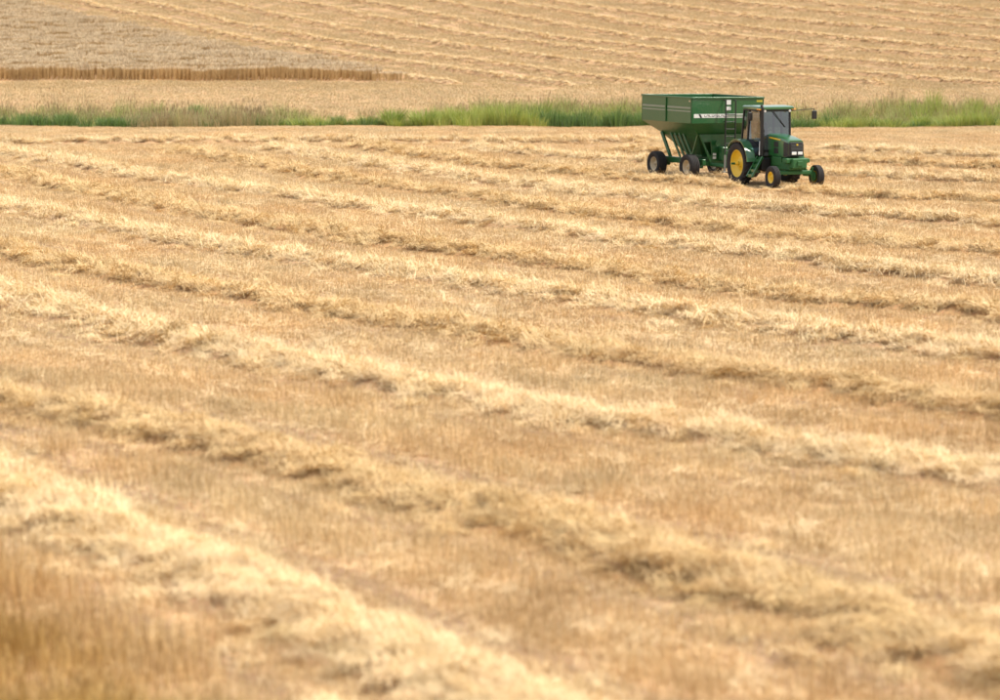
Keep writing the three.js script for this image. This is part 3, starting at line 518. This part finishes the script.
{ // ---------------------------------------------------------------- grain cart
  const C = thing('grain_cart', 'green open grain cart with flared hopper and cream rims hitched behind the tractor', 'grain cart');
  const cx = STAND[1].x, cd = STAND[1].d; C.position.set(cx, H(cx, cd) - SINK, -cd); C.rotation.set(-0.012, -(90 - STAND[1].turn) * Math.PI / 180, 0, 'YXZ');
  const X = 2.05, Z = 1.75, top = 3.40, low = 2.34, x2 = 1.53, z2 = 1.1, y2 = 1.84, x3 = 0.6, z3 = 0.35, y3 = 0.95;
  const hop = sub('hopper', C);
  // side walls, each of two panels with a dark rib between; end walls
  for (const s of [1, -1]) for (const [a, b] of [[-X, -0.02], [0.02, X]]) {
    const q = s > 0 ? [[a, low, Z], [b, low, Z], [b, top, Z], [a, top, Z]] : [[b, low, -Z], [a, low, -Z], [a, top, -Z], [b, top, -Z]];
    const p = part('side_panel', slab(q, 0.035), MT.cartGreen, hop);
    if (s > 0) for (const [y, h] of [[2.93, 0.075], [2.80, 0.05]]) part('pale_stripe', bx(a + 0.07, b - 0.06, y, y + h, Z - 0.01, Z + 0.004, 0.002), MT.stripe, p);
  }
  for (const s of [1, -1]) part('side_rib', bx(-0.035, 0.035, low + 0.02, top - 0.06, s > 0 ? Z - 0.03 : -Z - 0.05, s > 0 ? Z + 0.05 : -Z + 0.03, 0.01), MT.cartGreen, hop);
  const front = part('front_panel', slab([[X, low, Z], [X, low, -Z], [X, top, -Z], [X, top, Z]], 0.035), MT.cartGreen, hop);
  part('rear_panel', slab([[-X, low, -Z], [-X, low, Z], [-X, top, Z], [-X, top, -Z]], 0.035), MT.cartGreen, hop);
  part('rim_rail', [bx(-X - 0.02, X + 0.02, top - 0.05, top + 0.02, Z - 0.03, Z + 0.03, 0.015), bx(-X - 0.02, X + 0.02, top - 0.05, top + 0.02, -Z - 0.03, -Z + 0.03, 0.015), bx(X - 0.03, X + 0.03, top - 0.052, top + 0.018, -Z + 0.03, Z - 0.03, 0.015), bx(-X - 0.03, -X + 0.03, top - 0.052, top + 0.018, -Z + 0.03, Z - 0.03, 0.015)], MT.cartGreen, hop);
  const slopes = (xa, za, ya, xb, zb, yb, name, mat) => {
    part(name, slab([[-xb, yb, zb], [xb, yb, zb], [xa, ya, za], [-xa, ya, za]], 0.03), mat, hop); part(name, slab([[xb, yb, -zb], [-xb, yb, -zb], [-xa, ya, -za], [xa, ya, -za]], 0.03), mat, hop);
    part(name, slab([[xb, yb, zb], [xb, yb, -zb], [xa, ya, -za], [xa, ya, za]], 0.03), mat, hop); part(name, slab([[-xb, yb, -zb], [-xb, yb, zb], [-xa, ya, za], [-xa, ya, -za]], 0.03), mat, hop);
  };
  slopes(X, Z, low, x2, z2, y2, 'slope_panel', MT.cartGreen); slopes(x2, z2, y2, x3, z3, y3, 'sump_panel', MT.cartGreen);
  part('sump_floor', bx(-x3, x3, y3 - 0.08, y3, -z3, z3, 0.01), MT.cartGreen, hop);
  // front markings: pale band with dark lettering blocks, yellow plate, small reflectors
  const band = part('marking_band', bx(X - 0.01, X + 0.004, 2.56, 2.72, -1.68, 1.62, 0.002), MT.white, front, 'pale band with a line of dark lettering');
  {
    const r = rng(61), g = []; let z = 1.12;
    g.push(hull([[X + 0.006, 2.57, 1.32], [X + 0.006, 2.57, 1.22], [X + 0.006, 2.71, 1.3], [X + 0.006, 2.71, 1.4], [X, 2.57, 1.32], [X, 2.57, 1.22], [X, 2.71, 1.3], [X, 2.71, 1.4]], [[0, 1, 2, 3], [7, 6, 5, 4], [0, 4, 5, 1], [1, 5, 6, 2], [2, 6, 7, 3], [3, 7, 4, 0]]));
    for (let k = 0; k < 10; k++) { const w = 0.075 + 0.03 * r(), h0 = 2.595; g.push(bx(X, X + 0.006, h0, h0 + 0.09, z - 0.02, z, 0.001), bx(X, X + 0.006, h0 + (k % 3 === 1 ? 0.07 : 0), h0 + (k % 3 === 1 ? 0.09 : 0.02), z - w, z - 0.02, 0.001)); if (k % 2) g.push(bx(X, X + 0.006, h0, h0 + 0.09, z - w, z - w + 0.02, 0.001)); z -= w + 0.025; }
    part('lettering', g, MT.black, band);
  }
  part('band_inlay', bx(X, X + 0.006, 2.585, 2.695, -1.62, -0.02, 0.001), MT.stripe, band);
  part('yellow_plate', bx(X - 0.01, X + 0.005, 3.2, 3.29, -1.68, -1.4, 0.002), MT.plate, front);
  part('reflector', bx(1.85, 1.97, 3.22, 3.28, Z - 0.01, Z + 0.006, 0.002), MT.cream, hop);
  // ladder on the front
  const lad = sub('ladder', C);
  for (const z of [0.19, -0.29]) part('ladder_rail', [bar([X + 0.16, 1.05, z], [X + 0.16, 3.26, z], 0.045), bar([X + 0.16, 3.26, z], [X + 0.01, 3.3, z], 0.04), bar([X + 0.16, 2.4, z], [X + 0.01, 2.4, z], 0.035)], MT.black, lad);
  for (let k = 0; k < 6; k++) part('ladder_rung', rod([X + 0.16, 1.2 + k * 0.3, 0.19], [X + 0.16, 1.2 + k * 0.3, -0.29], 0.014, 0.014, 8), MT.black, lad);
  for (const [y0, y1] of [[3.1, 3.3], [2.87, 3.02]]) part('warning_decal', bx(X, X + 0.008, y0, y1, -0.15, 0.06, 0.002), MT.white, front);
  // front support plate with its opening, struts, frame
  const sh = new THREE.Shape([[1.08, 1.86], [-1.08, 1.86], [-0.5, 0.62], [0.5, 0.62]].map((p) => new THREE.Vector2(...p)));
  for (const s of [1, -1]) sh.holes.push(new THREE.Path([[0.86, 1.55], [0.52, 1.55], [0.46, 0.98], [0.55, 0.98]].map(([a, b]) => new THREE.Vector2(a * s, b))));
  const pl = new THREE.ExtrudeGeometry(sh, { depth: 0.05, bevelEnabled: false }); pl.rotateY(-Math.PI / 2); pl.translate(1.62, 0, 0);
  part('support_plate', pl, MT.cartGreen, C);
  for (const s of [1, -1]) part('plate_edge', bar([1.66, 1.86, 1.1 * s], [1.66, 0.62, 0.52 * s], 0.07, 0.05), MT.cartGreen, C);
  for (const y of [0.98, 0.84]) part('safety_label', bx(1.62, 1.632, y, y + 0.1, 0.26, 0.42, 0.002), MT.white, C);
  for (const s of [1, -1]) {
    part('rear_leg', bar([-1.45, 1.86, 1.1 * s], [-0.75, 0.72, 1.02 * s], 0.14, 0.1), MT.cartGreen, C);
    for (const x of [-0.4, -0.05, 0.3, 0.65]) part('strut', bar([x - 0.35, 1.86, 1.08 * s], [x + 0.4, 0.85, 1.02 * s], 0.085, 0.07), MT.cartGreen, C);
    part('strut', bar([1.45, 1.86, 1.05 * s], [0.9, 0.8, 1.02 * s], 0.09, 0.07), MT.cartGreen, C);
    const beam = part('frame_beam', bx(-1.5, 1.95, 0.6, 0.84, s > 0 ? 0.94 : -1.1, s > 0 ? 1.1 : -0.94, 0.02), MT.cartGreen, C);
    for (const x of [-1.18, 1.52]) { part('axle_stub', rod([x, 0.52, 0.85 * s], [x, 0.52, 1.48 * s], 0.07), MT.cartGreen, beam); wheel(C, [x, 0.52, 1.47 * s], { r: 0.52, w: 0.44, rim: 0.29, mat: MT.cream, ribs: 5, side: s, dish: 0.12, stub: 0.02 }); }
  }
  part('cross_member', [bx(-1.25, -1.1, 0.55, 0.75, -1.0, 1.0), bx(1.45, 1.6, 0.55, 0.75, -1.0, 1.0), bx(-0.1, 0.1, 0.62, 0.8, -1.0, 1.0)], MT.cartGreen, C);
  part('discharge_auger', [rod([0.9, 0.75, -0.2], [1.55, 2.1, -1.5], 0.17), rod([-0.9, 0.82, 0], [1.2, 0.82, 0], 0.2)], MT.cartGreen, C);
  part('tongue', [bar([1.5, 0.62, 0.55], [3.4, 0.54, 0.06], 0.14, 0.12), bar([1.5, 0.62, -0.55], [3.4, 0.54, -0.06], 0.14, 0.12), bar([3.2, 0.53, 0], [4.5, 0.5, 0], 0.12, 0.1)], MT.cartGreen, C);
  part('jack_stand', [rod([2.6, 0.35, 0.42], [2.6, 1.05, 0.42], 0.04), bx(2.5, 2.7, 0.33, 0.37, 0.32, 0.52, 0.01)], MT.steel, C);
  part('gearbox_cover', [bx(1.7, 2.0, 0.75, 1.35, -0.45, 0.2, 0.06), rod([1.74, 1.5, 0.28], [1.8, 1.5, 0.28], 0.12)], MT.cartGreen, C);
}

renderer.render(scene, camera);
